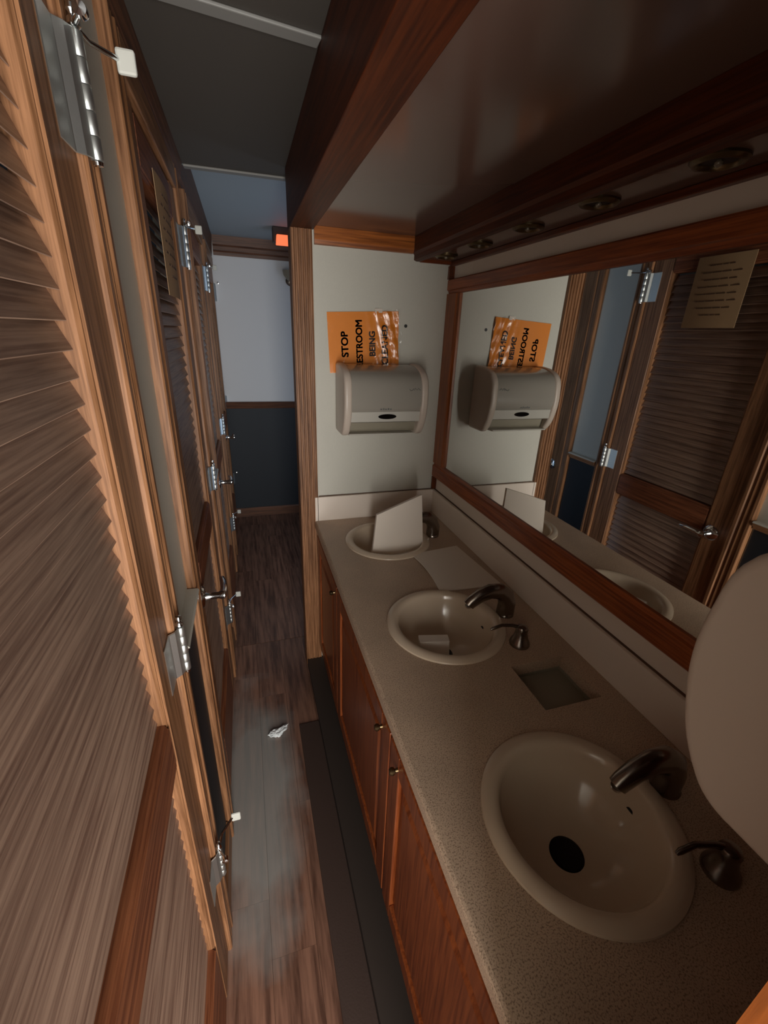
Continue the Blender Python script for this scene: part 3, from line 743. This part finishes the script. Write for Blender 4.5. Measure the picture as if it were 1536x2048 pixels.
def vertical_text(body, size, u_base, v_start, length):
    me = text_mesh(body, size)
    bm_ = bmesh.new()
    for dx, dy in ((0, 0), (0.0013, 0), (-0.0013, 0), (0, 0.0012), (0, -0.0012), (0.001, 0.001), (-0.001, 0.001), (0.001, -0.001), (-0.001, -0.001)):
        k0 = len(bm_.verts); bm_.from_mesh(me); bm_.verts.ensure_lookup_table()
        for v in bm_.verts[k0:]: v.co.x += dx; v.co.y += dy
    bm_.to_mesh(me); bm_.free()
    xs = [v.co.x for v in me.vertices]; sx = length / (max(xs) - min(xs))
    for v in me.vertices:
        u = u_base - v.co.y; vv = v_start + v.co.x * sx
        p = sp(u, vv, bulge(u, vv) + 0.0009 + v.co.z)
        v.co = p - wloc(og)
    me.materials.clear(); me.materials.append(M['ink'])
    o = bpy.data.objects.new('lettering', me); COL.objects.link(o); o.parent = og
    return o
vertical_text('STOP', 0.037, 0.075, 0.056, 0.093)
vertical_text('RESTROOM', 0.035, 0.132, 0.012, 0.174)
vertical_text('BEING', 0.033, 0.183, 0.055, 0.091)
vertical_text('CLEANED', 0.034, 0.234, 0.022, 0.146)
tp = MB()
for (u0, u1, v0, v1) in ((0.186, 0.214, SHt - 0.005, SHt + 0.010),):
    q = [sp(u, v, bulge(u, v) + 0.0012) for u, v in ((u0, v0), (u1, v0), (u1, v1), (u0, v1))]
    tp.add(q + [p + Vector((0, 0.0008, 0)) for p in q], [(0, 1, 2, 3), (7, 6, 5, 4), (0, 4, 5, 1), (1, 5, 6, 2), (2, 6, 7, 3), (3, 7, 4, 0)])
tp.build('tape', 'paper', og)

# ------------------------------------------------------------------ papers on the counter
def sheet(name, corners, th, mat, label, cat, sag=None, n=10):
    A, B, C_, D_ = [Vector(c) for c in corners]
    vs = []
    for j in range(n + 1):
        for i in range(n + 1):
            u, v = i / n, j / n
            p = A * (1 - u) * (1 - v) + B * u * (1 - v) + C_ * u * v + D_ * (1 - u) * v
            if sag: p = p + sag(u, v)
            vs.append(p)
    nrm = (B - A).cross(D_ - A).normalized()
    fs = [(j * (n + 1) + i, j * (n + 1) + i + 1, (j + 1) * (n + 1) + i + 1, (j + 1) * (n + 1) + i) for j in range(n) for i in range(n)]
    N = len(vs); bl = [v - nrm * th for v in vs]
    rim = [i for i in range(n + 1)] + [(j + 1) * (n + 1) - 1 for j in range(1, n + 1)] + [n * (n + 1) + i for i in range(n - 1, -1, -1)] + [j * (n + 1) for j in range(n - 1, 0, -1)]
    sd = [(rim[k], rim[(k + 1) % len(rim)], rim[(k + 1) % len(rim)] + N, rim[k] + N) for k in range(len(rim))]
    o = MB().add(vs + bl, fs + [tuple(q + N for q in f[::-1]) for f in fs] + sd).build(name, mat, smooth=True)
    return tag(o, label, cat)
sheet('paper_towel', [(0.547, 1.070, ZT + 0.004), (0.769, 1.062, ZT + 0.004), (0.746, 1.358, ZT + 0.004), (0.545, 1.332, ZT + 0.004)], 0.003, 'paper',
      'white folded paper towel lying flat between the far and middle sinks', 'paper towel', lambda u, v: Vector((0.010 * math.sin(PI * v) * (1 - u), 0, 0.004 * (1 - u) * math.sin(PI * v))))
sheet('paper_pad', [(0.411, 1.415, 0.732), (0.626, 1.425, 0.762), (0.612, 1.440, 0.982), (0.428, 1.420, 0.922)], -0.012, 'paper',
      'pad of white paper towels standing on edge in the far sink', 'paper towel')
# folded paper block in the middle sink
pb = MB()
A = [Vector(p) for p in ((0.392, 0.846, 0.706), (0.478, 0.836, 0.700), (0.487, 0.868, 0.697), (0.400, 0.880, 0.703))]
pb.add(A + [p + Vector((0.008, 0.024, 0.064)) for p in A], [(3, 2, 1, 0), (4, 5, 6, 7), (0, 1, 5, 4), (1, 2, 6, 5), (2, 3, 7, 6), (3, 0, 4, 7)])
tag(pb.build('paper_block', 'paper', bevel=0.002), 'small white block of folded paper lying in the middle sink', 'paper')

# ------------------------------------------------------------------ floor things
tr = MB().box(0.102, XP + 0.0015, 0.30, 1.365, 0.0005, 0.006).build('rubber_tread', 'mat', bevel=0.002)
tag(tr, 'dark rubber edge strip on the floor along the vanity', 'floor strip')
bm = bmesh.new(); bmesh.ops.create_icosphere(bm, subdivisions=4, radius=1)
rs = random.Random(3)
for v in bm.verts:
    p = v.co.copy(); n_ = mnoise.noise(p * 2.3 + Vector((4, 1, 7))) * 0.55 + mnoise.noise(p * 5.1) * 0.3
    q = p * (1 + n_)
    bend = 0.5 * max(0, q.x)
    v.co = Vector((0.014 + q.x * 0.034, 1.345 + q.y * 0.018 + bend * 0.035, max(0.0008, 0.008 + q.z * 0.010)))
me = bpy.data.meshes.new('tissue'); bm.to_mesh(me); bm.free()
me.materials.append(M['tissue'])
ts = bpy.data.objects.new('crumpled_tissue', me); COL.objects.link(ts)
tag(ts, 'crumpled white tissue lying on the plank floor', 'tissue')

# ------------------------------------------------------------------ far room fittings
ex = empty('exit_lamp', (0.31, 3.22, ZF))
tag(ex, 'small lit orange exit lamp under the far ceiling', 'lamp')
MB().box(0.235, 0.36, 3.20, 3.26, 2.055, ZF - 0.0005).build('housing', 'plinth', ex, bevel=0.004)
MB().prism([(0.256, 2.092), (0.349, 2.092), (0.349, 2.036), (0.250, 2.036)], 'y', 3.165, 3.1995).build('lens', 'lamp', ex, bevel=0.004)
sc_ = empty('wall_sconce', (0.385, YF, 1.89))
tag(sc_, 'small dark wall sconce on the far white wall beside the fluted post', 'sconce')
MB().lathe([(0.035, -0.0005), (0.035, -0.008), (0.02, -0.016), (0.0, -0.018)], (0.385, YF, 1.89), 24, 'y').build('backplate', 'nickel', sc_, smooth=True)
MB().tube([(0.385, YF - 0.015, 1.89), (0.385, YF - 0.05, 1.87), (0.385, YF - 0.07, 1.885)], 0.007, 10).build('arm', 'nickel', sc_, smooth=True)
MB().lathe([(0.012, 0.0), (0.03, 0.01), (0.055, 0.04), (0.062, 0.07), (0.059, 0.07), (0.05, 0.042), (0.0, 0.012)], (0.385, YF - 0.075, 1.88), 28).build('shade', 'chute', sc_, smooth=True)
